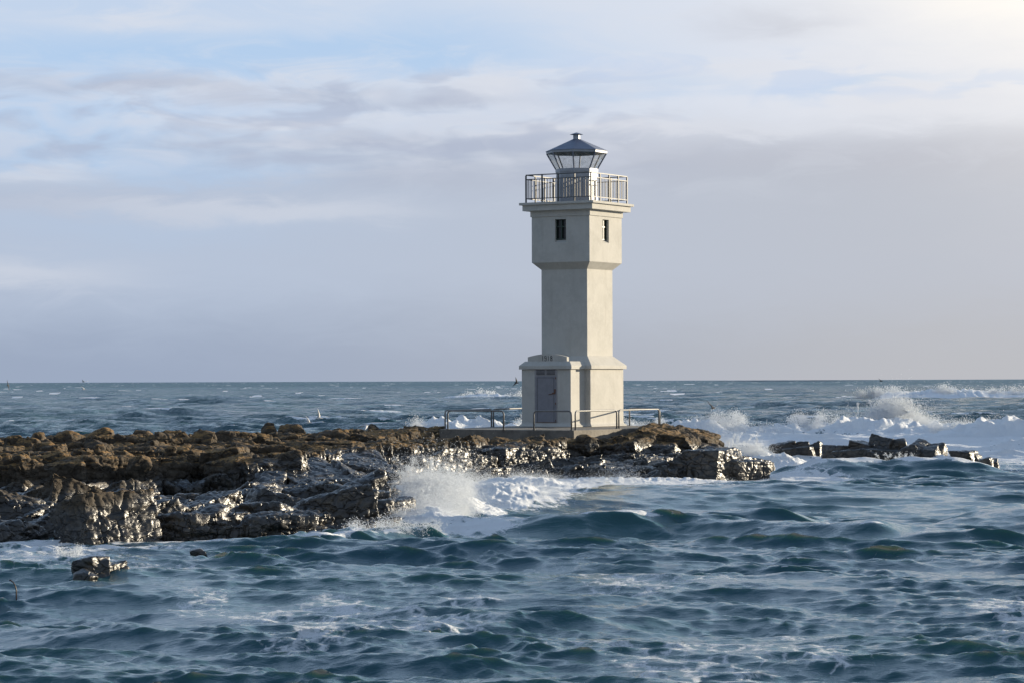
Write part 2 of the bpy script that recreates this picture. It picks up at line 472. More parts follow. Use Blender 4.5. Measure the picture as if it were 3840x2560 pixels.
# ------------------------------------------------------------------ platform and tube railings
def build_platform():
    pts = [(2.36, 107.5), (6.2, 114.2), (5.35, 117.2), (4.9, 119.9), (1.2, 121.2), (-2.9, 111.2)]
    bm = bmesh.new()
    add_loft(bm, [[(x, y, .3) for x, y in pts], [(x, y, 1.845) for x, y in pts]], True, True)
    o = obj('platform', bm, M_CONC, None, bevel=.03)
    tag(o, 'pitted grey concrete platform under the lighthouse, set on the rocks', 'platform')
build_platform()

def hoop(name, a, b, h, label, z=1.84):
    a, b = Vector((*a, z)), Vector((*b, z)); d = (b-a).normalized(); up = Vector((0, 0, 1)); r = .14
    root = empty(name, a); tag(root, label, 'railing', 'tube railings round the platform')
    def arc(c, u, v): return [c + u*r*math.cos(t) + v*r*math.sin(t) for t in (i*math.pi/2/7 for i in range(8))]
    L = (b-a).length
    bm = bmesh.new()
    o = Vector((0, 0, 0))
    pts = [o, up*(h-r)] + arc(d*r+up*(h-r), -d, up)[1:] + arc(d*(L-r)+up*(h-r), up, d) + [d*L]
    add_tube(bm, pts, .031, 12); obj('tube', bm, M_HOOP, root, smooth=True)
    for p in (o, d*L):
        bm = bmesh.new(); add_loft(bm, [[p+Vector((.06*math.cos(k*math.pi/5), .06*math.sin(k*math.pi/5), zz)) for k in range(10)] for zz in (.0, .022)])
        obj('foot_plate', bm, M_HOOP, root)
HH = .74
hoop('tube_railing', (2.28, 107.62), (.84, 108.62), HH, 'short grey tube railing across the platform front, before the door')
hoop('tube_railing', (-.34, 109.42), (-2.56, 110.98), HH, 'grey tube railing at the platform front, across the gap from the door')
hoop('tube_railing', (2.43, 107.78), (4.14, 110.78), HH, 'sunlit tube railing beside the sunny wall of the lighthouse, nearest the platform corner')
hoop('tube_railing', (4.23, 110.94), (5.98, 113.99), HH, 'sunlit tube railing on the rock end of the platform, clear of the lighthouse wall')
hoop('tube_railing', (6.03, 114.25), (4.95, 118.0), HH, 'tube railing running back behind the lighthouse from the rock end')
hoop('tube_railing', (-2.68, 111.6), (-.86, 116.05), HH, 'tube railing along the outer end of the platform, from corner post to white surf')
hoop('tube_railing', (-.78, 116.25), (.75, 120.0), HH, 'tube railing at the outer end of the platform, passing behind the porch')

# ------------------------------------------------------------------ rocks
RNG = random.Random(11)

def add_block(bm, c, s, rz, tilt=(0, 0), rng=RNG, sharp=.9, nface=3, rounded=False):
    """an angular fractured block: jittered box corners plus a few face points, hulled"""
    pts = []
    if rounded:
        for _ in range(24):
            v = Vector((rng.gauss(0, 1), rng.gauss(0, 1), rng.gauss(0, 1)+.1)); m = sum(abs(k)**3.2 for k in v)**(1/3.2)
            pts.append(v/m*rng.uniform(.92, 1.04))
    else:
        lo = sharp-.28
        for sx in (-1, 1):
            for sy in (-1, 1):
                for sz in (-1, 1):
                    pts.append(Vector((sx*rng.uniform(lo, 1.05), sy*rng.uniform(lo, 1.05), sz*rng.uniform(sharp-.06, 1.03))))
        for _ in range(nface):
            v = Vector((rng.uniform(-1, 1), rng.uniform(-1, 1), rng.uniform(.2, 1))); m = max(abs(k) for k in v); pts.append(v/m*rng.uniform(.96, 1.08))
    mt = Matrix.Translation(c) @ Matrix.Rotation(rz, 4, 'Z') @ Matrix.Rotation(tilt[0], 4, 'X') @ Matrix.Rotation(tilt[1], 4, 'Y') @ Matrix.Diagonal((s[0]/2, s[1]/2, s[2]/2, 1))
    b2 = bmesh.new()
    for p in pts: b2.verts.new(mt @ p)
    r = bmesh.ops.convex_hull(b2, input=b2.verts)
    bmesh.ops.delete(b2, geom=[g for g in r['geom_interior'] if isinstance(g, bmesh.types.BMVert)], context='VERTS')
    vm = {}
    for v in b2.verts: vm[v] = bm.verts.new(v.co)
    for f in b2.faces:
        try: bm.faces.new([vm[v] for v in f.verts])
        except ValueError: pass
    b2.free()

def worley(p, seed):
    """nearest and second nearest jittered cell centre: distance gap and a random value per cell"""
    i = np.floor(p).astype(np.int32); f = (p-i).astype(np.float32); n = len(p)
    d1 = np.full(n, 9., np.float32); d2 = np.full(n, 9., np.float32); cid = np.zeros(n, np.int32)
    for dx in (-1, 0, 1):
        for dy in (-1, 0, 1):
            for dz in (-1, 0, 1):
                h = _P[_P[_P[(i[:, 0]+dx+seed) & 255]+((i[:, 1]+dy) & 255)]+((i[:, 2]+dz) & 255)]
                j = _J[h]; e = j+np.array((dx, dy, dz), np.float32)-f
                d = (e*e).sum(1); m = d < d1
                d2 = np.where(m, d1, np.minimum(d2, d)); cid = np.where(m, h, cid); d1 = np.where(m, d, d1)
    return np.sqrt(d2)-np.sqrt(d1), _J[cid, 0]-.5, _J[cid, 1]-.5

_J = np.random.RandomState(21).rand(256, 3).astype(np.float32)

def inside(p, poly):
    x, y = p; c = False; j = len(poly)-1
    for i in range(len(poly)):
        xi, yi = poly[i]; xj, yj = poly[j]
        if (yi > y) != (yj > y) and x < (xj-xi)*(y-yi)/(yj-yi)+xi: c = not c
        j = i
    return c

def scatter(bm, poly, sp, ztop, size, hmin=-1.0, tilt=.1, rz=-.6, seed=1, jit=.35):
    rg = random.Random(seed)
    xs = [p[0] for p in poly]; ys = [p[1] for p in poly]
    y = min(ys)
    while y < max(ys):
        x = min(xs) + rg.uniform(0, sp)
        while x < max(xs):
            p = (x+rg.uniform(-jit, jit)*sp, y+rg.uniform(-jit, jit)*sp)
            if inside(p, poly):
                zt = ztop(*p, rg); k = rg.uniform(.7, 1.35)
                sx, sy = size[0]*k*rg.uniform(.75, 1.3), size[1]*k*rg.uniform(.75, 1.3)
                add_block(bm, Vector((p[0], p[1], (zt+hmin)/2)), (sx, sy, zt-hmin), rz+rg.gauss(0, .30), (rg.gauss(.03, tilt), rg.gauss(-tilt*1.1, tilt)), rg)
            x += sp
        y += sp

def rockify(bm, name, voxel, disp=1.0, cut=-.6, parent=None, origin=None):
    me = bpy.data.meshes.new(name); bm.to_mesh(me); bm.free()
    o = bpy.data.objects.new(name, me); COL.objects.link(o)
    m = o.modifiers.new('r', 'REMESH'); m.mode = 'VOXEL'; m.voxel_size = voxel; m.use_smooth_shade = True
    dg = bpy.context.evaluated_depsgraph_get()
    m2 = bpy.data.meshes.new_from_object(o.evaluated_get(dg))
    o.modifiers.clear(); bpy.data.objects.remove(o); bpy.data.meshes.remove(me)
    m2.name = name
    n = len(m2.vertices); co = np.empty(n*3, np.float32); m2.vertices.foreach_get('co', co); co = co.reshape(-1, 3)
    no = np.empty(n*3, np.float32); m2.vertex_normals.foreach_get('vector', no); no = no.reshape(-1, 3)
    w = np.stack([pn3(co*.8+31), pn3(co*.8+77)], 1)
    d = .035*pn3(co*.9) + .035*(1-2*np.abs(pn3(co*2.1+9))) + .022*pn3(co*5+3) + .014*pn3(co*11+5)
    # bedding: thin dipping layers, each standing out or cut back a little
    lay = (co[:, 2]+.16*co[:, 0]*.35-.10*co[:, 1]*.3 + .10*w[:, 0])/.24
    f = lay-np.floor(lay); rnd = np.sin(np.floor(lay)*12.9898)*.5
    side = 1-np.abs(no[:, 2])
    d += side*(.035*rnd - .045*np.exp(-((f-.03)/.06)**2))
    # joints: steep cracks
    jn = (co[:, 0]*.82+co[:, 1]*.57 + .35*w[:, 1])/.62
    g = np.abs(jn-np.round(jn)); d -= .06*np.exp(-(g/.05)**2)*sstep(-.2, .3, pn3(co*.9+55))
    q = co @ np.array(((.858, -.5135, 0), (.5135, .858, 0), (.10, .06, 1)), np.float32).T
    wq = np.stack([pn3(co*1.4+11), pn3(co*1.4+41), pn3(co*1.4+71)], 1)*.16
    for k, (sc_, am, cr) in enumerate((((.85, 1.5, .60), .055, .055), ((.36, .50, .22), .022, .022), ((.14, .16, .11), .011, .009))):
        gap, r1, r2 = worley((q+wq*(1, .6, .3)[k])/np.array(sc_, np.float32), 5*k+3)
        d += am*r1 - cr*np.exp(-(gap/.07)**2)
    co = co + no*(d*disp)[:, None]
    if origin is not None: co = co-np.array(origin, np.float32)
    m2.vertices.foreach_set('co', co.ravel())
    b = bmesh.new(); b.from_mesh(m2)
    zc = cut - (origin[2] if origin is not None else 0)
    bmesh.ops.delete(b, geom=[v for v in b.verts if v.co.z < zc], context='VERTS')
    b.to_mesh(m2); b.free()
    for p in m2.polygons: p.use_smooth = True
    o = link_mesh(name, m2, M_ROCK, parent)
    if origin is not None: o.location = origin
    return o

LEDGE = [(-22, 67), (-15, 66.3), (-12.3, 65.6), (-8.9, 65.5), (-8.0, 69), (-8.6, 75), (-10.2, 77), (-11, 81), (-13, 84), (-22, 84)]
TIP = [(-8.2, 66.6), (-5.6, 66.6), (-4.3, 70.2), (-2.75, 73.2), (-2.7, 75.5), (-3.6, 78.5), (-6.2, 78.2), (-8.2, 76.2)]

def build_shore():
    bm = bmesh.new()
    front = [(-22, 81), (-17, 82), (-15.2, 83), (-12.9, 84.5), (-11.2, 86.5), (-9.2, 88.5), (-8.4, 86), (-7.2, 86), (-6.3, 92), (-5.2, 97), (-2.8, 101.8), (-.75, 104), (1.3, 104.7), (2.5, 107.4), (5.4, 111.0), (6.8, 112.0)]
    back = [(7.6, 113), (7.2, 117), (5.5, 121), (-1, 122.5), (-4, 119), (-6, 114), (-9, 110), (-14, 106), (-22, 104)]
    # a solid core below the slabs
    core = front+back
    add_loft(bm, [[(x, y, -1.2) for x, y in core], [(x, y, 1.28-(.1 if y < 100 else 0)) for x, y in core]])
    scatter(bm, core, 1.5, lambda x, y, r: 1.36+r.uniform(-.14, .16)+(.25*sstep(93, 101, y-.0*x) if x < -4 else 0), (2.0, 1.7, 1), -1, .05, -.6, 3)
    # rough broken row along the brow
    for i in range(len(front)-1):
        a, b = Vector(front[i]), Vector(front[i+1]); L = (b-a).length; n = max(1, int(L/1.05))
        dv = (b-a)/L; out = Vector((dv.y, -dv.x)); ang = math.atan2(dv.y, dv.x)
        for j in range(n):
            p = a+(b-a)*((j+RNG.uniform(.2, .8))/n)
            zt = RNG.uniform(1.28, 1.70); w = RNG.uniform(.8, 1.9)
            add_block(bm, Vector((p.x, p.y, zt/2-.4)), (w, RNG.uniform(.9, 1.9), zt+.8), -.6+RNG.gauss(0, .3), (RNG.gauss(.04, .08), RNG.gauss(-.06, .08)))
            if RNG.random() < .5:
                q = p+out*RNG.uniform(.7, 1.5); zt = RNG.uniform(.35, .95)
                add_block(bm, Vector((q.x, q.y, zt/2-.5)), (RNG.uniform(.6, 1.5), RNG.uniform(.8, 1.5), zt+1), -.6+RNG.gauss(0, .35), (RNG.gauss(.05, .12), RNG.gauss(-.06, .12)))
    for k in range(250):
        rg = RNG; zone = rg.random()
        if zone < .38: x, y, zt = rg.uniform(-17, -3), rg.uniform(66.5, 79), rg.uniform(.15, .8)
        elif zone < .78: x = rg.uniform(-4, 6); y = 100.6+rg.uniform(0, 3.5)+(x < 0)*x*.9; zt = rg.uniform(.15, .55)+(.2 if x < 1.2 else .1)*max(0, y-101.5)
        else: x, y, zt = rg.uniform(-19, 2), rg.uniform(84, 106), 1.36+rg.uniform(.1, .34)
        if zone < .38 and not (inside((x, y), LEDGE) or inside((x, y), TIP)): continue
        if zone >= .78 and not inside((x, y), core): continue
        w = rg.uniform(.3, .85)
        add_block(bm, Vector((x, y, zt-.35)), (w*rg.uniform(.8, 1.5), w*rg.uniform(.8, 1.4), .8), rg.uniform(-1.6, .4), (rg.gauss(0, .22), rg.gauss(-.05, .22)), rounded=zone > .78 and rg.random() < .5)
    for k in range(95):
        t = RNG.random(); x = -20+t*17.5; y = 97+max(0, x+17)*1.15+RNG.gauss(0, 1.6); w = RNG.uniform(.45, 1.2)
        zt = RNG.uniform(1.55, 1.86)
        if inside((x, y), core): add_block(bm, Vector((x, y, zt-.4)), (w*RNG.uniform(.9, 1.5), w, .9), RNG.uniform(-1, 1), (RNG.gauss(0, .12), RNG.gauss(0, .12)), rounded=RNG.random() < .6)
    # smooth wet dome in the middle
    for c, s, rz, ti in (((-6.9, 88.5, .25), (3.2, 8.0, 2.3), .25, (.10, .02)), ((-5.1, 93.2, .35), (2.8, 7.0, 2.1), .2, (.12, -.05)),
                         ((-6.1, 84.6, -.05), (1.5, 3.2, 2.0), .3, (.2, .1)), ((-7.4, 84.2, -.1), (1.1, 2.6, 1.9), .2, (.2, .05)), ((-4.9, 86.8, -.1), (1.2, 3.6, 2.1), .35, (.2, .15))):
        add_block(bm, Vector(c), s, rz, ti, sharp=.72)
    # wet ledges on the surf side, left
    scatter(bm, LEDGE, 1.6, lambda x, y, r: .72-.010*(y-66)+r.uniform(-.60, .34), (1.15, 2.2, 1), -1.0, .19, -.72, 21)
    scatter(bm, TIP, 1.3, lambda x, y, r: .56+.012*(y-67)+r.uniform(-.46, .30), (1.05, 1.9, 1), -1.0, .19, -.72, 22)
    mid = [(-8.4, 79.5), (-3.9, 79), (-3.4, 84), (-3.6, 92), (-5.5, 92), (-8.6, 84)]
    scatter(bm, mid, 1.4, lambda x, y, r: .22+.02*(y-80)+r.uniform(-.14, .3), (1.1, 2.4, 1), -1.0, .14, -.72, 23)
    # stepped cliff below the platform
    cl = [(-4.4, 94.5), (-2.3, 98.8), (-.4, 101), (1.6, 101.8), (3.6, 101.2), (5.5, 102.2), (6.4, 105), (7.6, 109), (6.4, 109.5), (3.5, 106), (0, 105), (-3.5, 102)]
    def clz(x, y, r):
        f = 95+ (x+4.4)*1.25 if x < 0 else 101.2+.15*x
        if x > 1.2: return max(.12, min(.95, .30+.11*(y-101.6)))+r.uniform(-.22, .26)
        return max(.15, min(1.42, .56+.26*(y-f))) + r.uniform(-.20, .20)
    scatter(bm, cl, 1.3, clz, (1.2, 2.5, 1), -1.0, .12, -.75, 24)
    low = [(5.0, 104.5), (6.4, 106), (8.6, 107.5), (9.8, 111), (9.2, 114.5), (8.0, 113), (7.0, 109)]
    scatter(bm, low, 1.3, lambda x, y, r: .30+.05*(y-104)-.07*(x-5)+r.uniform(-.2, .25), (1.1, 2.0, 1), -1.0, .15, -.7, 25)
    # big tilted slab that buries the seaward end of the platform
    for c, s, rz, ti in (((6.0, 110.8, .85), (2.8, 4.2, 2.0), -.25, (.08, .20)), ((7.1, 112.6, .8), (2.0, 3.6, 1.95), -.2, (.05, .25)), ((4.4, 108.3, .55), (2.4, 2.2, 1.75), -.4, (.05, -.22)),
                         ((5.6, 108.6, .5), (1.5, 1.6, 1.6), -.3, (.1, .1)), ((7.6, 110.6, .4), (1.5, 2.2, 1.6), -.2, (.12, .2))):
        add_block(bm, Vector(c), s, rz, ti)
    for c, sz_, rz, ti in (((-1.7, 101.9, 1.10), (1.3, 3.4), -.72, (.02, -.20)), ((.35, 103.1, 1.05), (1.6, 3.6), -.80, (.02, -.26)), ((1.0, 104.5, 1.42), (1.2, 2.4), -.78, (.0, -.2)), ((-2.9, 100.9, 1.38), (1.3, 2.8), -.7, (.0, -.22)),
                           ((-3.6, 98.6, 1.15), (1.5, 3.6), -.70, (.05, -.22)), ((-.6, 100.9, .62), (1.1, 2.2), -.6, (.05, -.2)), ((3.6, 105.6, .80), (1.2, 2.6), -.65, (.02, -.15))):
        add_block(bm, Vector((c[0], c[1], c[2]/2-.5)), (sz_[0], sz_[1], c[2]+1), rz, ti)
    rg = random.Random(77)
    for k in range(26):
        x = rg.uniform(4.4, 8.2); y = 108.2+(x-4.4)*1.15+rg.uniform(-1.4, 1.6); zt = 1.62-.20*max(0, x-6.2)-.22*max(0, 109.5+(x-4.4)*1.0-y)+rg.uniform(-.2, .12)
        add_block(bm, Vector((x, y, zt-.55)), (rg.uniform(.5, 1.2), rg.uniform(.7, 1.5), 1.3), -.6+rg.gauss(0, .3), (rg.gauss(.05, .12), rg.gauss(-.15, .15)), rg)
    o = rockify(bm, 'rocky_shore', .043, 1.0, -.5)
    tag(o, kind='structure')
build_shore()

def boulder(loc, size, label, rz=0, tilt=(0, 0), n=1, seed=0, voxel=.04, group=None, cat='boulder', name='boulder', sharp=.88, extra=(), disp=.5):
    rg = random.Random(seed); bm = bmesh.new(); x, y, zt = loc; sx, sy, sz = size
    if sharp < .7: sz *= 1.35; sx *= 1.06
    add_block(bm, Vector((x, y, zt-sz/2)), (sx, sy, sz), rz, tilt, rg, sharp, 3, sharp < .7)
    for ex in extra:      # (dx, dy, top z, sx, sy, sz)
        add_block(bm, Vector((x+ex[0], y+ex[1], ex[2]-ex[5]/2)), ex[3:6], rz+rg.gauss(0, .45), (rg.gauss(0, .1 if sharp > .8 else .2), rg.gauss(.05, .1) if sharp > .8 else rg.gauss(-.15, .2)), rg, sharp)
    o = rockify(bm, name, voxel, disp, -.9, None, (x, y, zt-sz))
    tag(o, label, cat, group)
    return o

G = 'boulders along the back crest of the shelf'
B = [
 ((-16.7, 98.2, 2.02), (.75, 1.2, .8), 'dark rounded boulder, outermost of the back row on the shelf, beside the lower broad one'),
 ((-15.9, 100.2, 2.05), (1.15, 1.2, .8), 'broad smooth boulder in the back row, second from its outer end'),
 ((-15.1, 102.2, 2.08), (1.35, 1.0, .7), 'flat-topped ribbed boulder with a square end, just before the dip in the back row'),
 ((-15.6, 93.8, 1.78), (.95, 1.0, .5), 'low hump-backed boulder lying in front of the back row near its outer end'),
 ((-14.9, 95.3, 1.78), (.65, .8, .45), 'small pointed boulder squeezed between two low humps before the back row'),
 ((-14.2, 95.2, 1.82), (1.1, 1.0, .5), 'wide low boulder on the shelf below the flat-topped ribbed one'),
 ((-13.7, 104.0, 2.0), (.9, 1.0, .6), 'sloping boulder that starts the back row again just after the dip'),
 ((-12.2, 100.8, 2.02), (1.25, 1.1, .75), 'large dark lumpy boulder in the middle part of the back row'),
 ((-11.1, 100.2, 2.08), (.95, 1.0, .85), 'upright split boulder with sharp lit facets in the back row'),
 ((-10.5, 102.4, 1.98), (1.0, .9, .65), 'long rounded boulder next to the upright split one'),
 ((-9.65, 110.6, 2.12), (.65, .8, .8), 'dome-shaped boulder standing up as a peak of the back row'),
 ((-8.9, 113.4, 2.06), (1.15, 1.0, .75), 'highest slab-topped boulder of the back row, beside the dome-shaped one'),
 ((-9.0, 101.6, 1.85), (1.0, 1.0, .6), 'blunt boulder lying in front of the highest slab-topped one'),
 ((-6.85, 101.0, 1.78), (.7, .9, .5), 'small wedge boulder alone on the ochre shelf in front of the crest'),
 ((-6.7, 105.0, 1.92), (1.25, 1.0, .6), 'long blocky boulder of the crest, first after the pair of gulls'),
 ((-6.1, 111.0, 1.85), (.9, .9, .6), 'squarish low boulder at the end of the crest nearest the white surf'),
 ((-5.2, 117.5, 1.72), (.55, .6, .5), 'small round stone on the crest beneath the breaking surf, beside the low blocky one'),
 ((-4.5, 119.2, 1.68), (.6, .6, .5), 'small dark stone on the crest halfway from the blocky boulder to the platform'),
 ((-3.35, 119.8, 1.62), (.5, .6, .45), 'small grey stone just off the outer corner of the platform'),
 ((-11.35, 84.6, 1.62), (.65, .9, .75), 'sharp tilted slab standing on the brow of the shelf like a fin'),
 ((2.75, 106.3, 1.72), (1.0, .9, .75), 'rounded brown boulder leaning against the front corner of the platform'),
]
for i, (l, s, lab) in enumerate(B):
    boulder(l, s, lab, RNG.uniform(-.4, .4), (RNG.gauss(0, .07), RNG.gauss(.03, .09)) if i != 19 else (.1, .5), seed=100+i, group=G if i < 19 else None, sharp=.6)

boulder((7.3, 103.0, 1.16), (2.1, 2.6, 2.1), 'big black wet block standing alone in the foam below the end of the shelf', -.62, (.03, -.10), seed=312, name='sea_stack', cat='rock', disp=.7,
        extra=((1.05, .25, .80, 1.2, 2.2, 1.7), (.45, .8, 1.28, 1.3, 1.5, 1.9), (-.95, -.35, .72, .9, 1.6, 1.5)))
RG = 'reef rocks out in the surf'
boulder((14.0, 136.2, .56), (2.5, 2.6, 1.5), 'nearer low black reef rock, beside the spray burst', -.25, (.02, -.06), seed=302, name='reef_rock', cat='rock', group=RG, voxel=.045, sharp=.8,
        extra=((-.7, -.2, .70, .9, 1.5, 1.4), (.2, .1, .66, .8, 1.4, 1.4), (.95, -.1, .60, .7, 1.3, 1.3)))
boulder((17.6, 130.4, .54), (5.2, 3.0, 1.7), 'long black reef rock with a humped top, longest in the surf', -.12, (.02, .03), seed=303, name='reef_rock', cat='rock', group=RG, voxel=.045, sharp=.78,
        extra=((-2.2, .3, .70, 1.5, 1.6, 1.5), (-1.1, .1, .86, 1.1, 1.9, 1.6), (-.35, .2, 1.08, 1.5, 2.0, 1.8), (.5, 0, .98, 1.0, 1.7, 1.7), (1.2, -.1, .78, .9, 1.9, 1.5), (.6, -1.3, .60, 1.3, 1.2, 1.2),
               (1.9, -.6, .66, .9, 1.5, 1.3), (2.3, .2, .78, .8, 1.3, 1.5), (1.5, -1.5, .50, 1.0, .9, 1.0), (-.9, -1.2, .5, 1.1, 1.0, 1.0)))
boulder((20.9, 129.2, .52), (1.2, 1.5, 1.1), 'low rock half awash at the far end of the long reef rock', -.4, (.05, -.12), seed=304, name='reef_rock', cat='rock', group=RG, voxel=.045, sharp=.74, extra=((.5, .1, .36, .7, 1.0, .8),))
boulder((20.9, 123.2, .30), (.8, .9, .8), 'tiny black rock barely above the swell beyond the reef', -.4, (.05, -.15), seed=305, name='reef_rock', cat='rock', group=RG, voxel=.04, sharp=.74, extra=((.35, .1, .2, .5, .7, .6),))
boulder((-8.1, 54.4, .36), (.62, .75, .9), 'small jagged black islet of three blocks in the dark near water', -.5, (.05, -.22), seed=316, name='islet_rock', cat='rock', voxel=.025, disp=.5, sharp=.74,
        extra=((.42, .2, .25, .40, .6, .8), (-.15, -.55, .13, .55, .35, .6), (.15, -.1, .31, .4, .5, .8)))
boulder((-6.85, 60.9, .14), (.36, .4, .5), 'small wet stone awash between the near islet and the ledges', .3, (0, -.15), seed=307, name='islet_rock', cat='rock', voxel=.025, disp=.3, sharp=.72)
boulder((-7.05, 55.6, .07), (.6, .4, .4), 'flat stone almost under water beside the near islet', .3, (0, .1), seed=308, name='islet_rock', cat='rock', voxel=.025, disp=.25, sharp=.72)
boulder((3.3, 100.6, .16), (.5, .5, .7), 'small black stone in the foam below the cliff', .2, seed=309, name='foam_rock', cat='rock', voxel=.03, disp=.4)
boulder((5.6, 100.6, .22), (.6, .5, .8), 'black stone in the foam beside the big lone block', .2, seed=310, name='foam_rock', cat='rock', voxel=.03, disp=.4)

# ------------------------------------------------------------------ the sea
SEA = {}
def build_sea():
    rs = np.random.RandomState(5)
    inner = np.linspace(-.235, .235, 1080)
    g = .235+np.cumsum(.0006*1.13**np.arange(38)); ang = np.concatenate([-g[::-1], inner, g])
    y = [26.0]
    while y[-1] < 2500: y.append(y[-1]*(1.0016 if y[-1] < 260 else 1.0030))
    while y[-1] < 60000: y.append(y[-1]*1.06)
    y = np.array(y, np.float32)
    X = (np.tan(ang)[None, :]*y[:, None]).astype(np.float32); Y = np.repeat(y[:, None], len(ang), 1).astype(np.float32)
    ny, nx = X.shape
    step = np.maximum(np.gradient(y)*1.0, np.abs(y)*.00045)[:, None]
    n = 130
    lam = np.exp(np.linspace(np.log(.22), np.log(15), n)) * np.exp(rs.normal(0, .03, n))
    th = np.radians(-108 + rs.normal(0, 1, n)*np.where(lam > 1.4, 25, 33))
    steep = .0098*np.minimum(1, (1.4/lam)**.70)*np.where(lam < .8, 1.22, 1)
    amp = lam*steep
    lam = np.concatenate([lam, [17, 26, 33, 46, 71]]); th = np.concatenate([th, np.radians([-104, -92, -112, -99, -84])]); amp = np.concatenate([amp, [.06, .07, .08, .12, .2]])
    ph = rs.rand(len(lam))*2*np.pi
    Zd = np.zeros_like(X); Xd = np.zeros_like(X); Yd = np.zeros_like(X); Jx = np.zeros_like(X)
    # chop is patchy: gusts and sheltered streaks
    gust = .80+.45*pn2(X/9+3, Y/16+8)+.25*pn2(X/3.4, Y/6)
    gust = gust*(1-.45*np.exp(-(((X-3.2)/4.2)**2+((Y-43)/9.5)**2)**1.5))*(1-.35*np.exp(-(((X-6.5)/6)**2+((Y-84)/8)**2)**1.5))
    gust = np.clip(gust, .26, 1.5).astype(np.float32); gust2 = (gust*np.clip(.95+.8*pn2(X/2.1+7, Y/3.6), .4, 1.7)).astype(np.float32)
    far = np.clip(Y/110, .8, 1.6).astype(np.float32)
    for l, t, a, p in zip(lam, th, amp, ph):
        k = 2*np.pi/l; dx, dy = math.cos(t), math.sin(t)
        fade = sstep(2.2, 4.5, l/step).astype(np.float32)
        rows = np.nonzero(fade[:, 0] > 0)[0]
        if not len(rows): continue
        r = slice(0, rows[-1]+1)
        q = (k*(dx*X[r]+dy*Y[r])+p).astype(np.float32)
        A = (a*fade[r])*(gust2[r] if l < 1.6 else gust[r] if l < 6 else 1)*(far[r] if l > 2 else 1)
        s, c = np.sin(q), np.cos(q)
        Zd[r] += A*c; Xd[r] -= 1.0*A*s*dx; Yd[r] -= 1.0*A*s*dy; Jx[r] += A*k*c
    # ---- placed swell crests, breakers and surf
    foam = np.zeros_like(X); H = np.zeros_like(X)
    full = dict(X=X, Y=Y, H=H, foam=foam)
    def win(lo, hi):
        nonlocal X, Y, H, foam
        a, b = np.searchsorted(y, [lo, hi]); r = slice(max(0, a-1), b+1)
        X, Y, H, foam = (full[k][r] for k in ('X', 'Y', 'H', 'foam'))
    def unwin():
        nonlocal X, Y, H, foam
        X, Y, H, foam = (full[k] for k in ('X', 'Y', 'H', 'foam'))
    def line_d(pts):
        """distance to a polyline and the position along it"""
        best = np.full(X.shape, 1e9, np.float32); sgn = np.zeros_like(X); al = np.zeros_like(X); acc = 0
        for (x0, y0), (x1, y1) in zip(pts, pts[1:]):
            dx, dy = x1-x0, y1-y0; L = math.hypot(dx, dy)
            t = np.clip(((X-x0)*dx+(Y-y0)*dy)/L/L, 0, 1); ex, ey = X-x0-t*dx, Y-y0-t*dy
            d = np.hypot(ex, ey); m = d < best
            best = np.where(m, d, best); sgn = np.where(m, np.sign(ex*dy-ey*dx), sgn); al = np.where(m, acc+t*L, al); acc += L
        return best, sgn, al, acc
    lumps = lambda s, o: np.clip(.5+.75*pn2(X/s+o, Y/(s*1.6)+o*2), 0, 1)
    def crest(pts, h, wf, wb, ends=3, fo=0.0, fw=.5, o=0):
        ys = [q[1] for q in pts]; win(min(ys)-3*max(wf, wb), max(ys)+3*max(wf, wb))
        d, sg, al, L = line_d(pts)
        w = np.where(sg > 0, wf, wb)
        e = sstep(0, ends, al)*sstep(0, ends, L-al)
        v = 1+.35*pn2(al/3.1+o, Y*0+o*3.3)+.2*pn2(al/1.1+o, Y*0+o)
        H[...] += h*e*v*np.exp(-(d/w)**2)
        if fo: foam[...] = np.maximum(foam, fo*e*np.exp(-(d/fw)**2)*(.6+.8*np.clip(pn2(al/1.4+o, Y/2)+.3, 0, 1)))
    def breaker(pts, h, wf, wb, ends=3, o=0, s=.7, trail=6, fo=1.2):
        ys = [q[1] for q in pts]; win(min(ys)-3*max(wf, wb)-wf, max(ys)+3*max(trail, wb))
        d, sg, al, L = line_d(pts); w = np.where(sg > 0, wf, wb)
        e = sstep(0, ends, al)*sstep(0, ends, L-al)
        v = .75+.5*pn2(al/4.2+o, Y*0+.5)+.45*np.abs(pn2(al/1.3+o, Y*0+2.5))
        prof = np.exp(-(d/w)**2)
        rough = (lumps(s, o)*.55+lumps(s*.45, o+3)*.30+lumps(s*.2, o+7)*.08)
        H[...] += h*e*prof*v*(.6+.5*rough)
        st = .66+.62*np.clip(.5+.8*pn2(X/.8+o, Y/3.5)+.4*pn2(X/.3, Y/1.5+o), 0, 1)
        foam[...] = np.maximum(foam, fo*e*np.exp(-(d/(w*1.25))**2)*np.where(sg > 0, st, 1))
        tr = np.where(sg > 0, np.exp(-(d/(wf*1.9))**2), np.exp(-(d/trail)**2))
        foam[...] = np.maximum(foam, .74*e*tr)
    def heap(x0, y0, sx, sy, h, rz=0, o=0, s=.5, fo=1.25):
        win(y0-3*max(sx, sy), y0+3*max(sx, sy)); c, q = math.cos(rz), math.sin(rz); u = ((X-x0)*c+(Y-y0)*q)/sx; w = (-(X-x0)*q+(Y-y0)*c)/sy
        e = np.exp(-(u*u+w*w))
        rough = lumps(s, o)*.5+lumps(s*.45, o+2)*.32+lumps(s*.2, o+5)*.18
        H[...] += h*e*(.6+.7*rough); foam[...] = np.maximum(foam, fo*np.minimum(1, e*1.6))
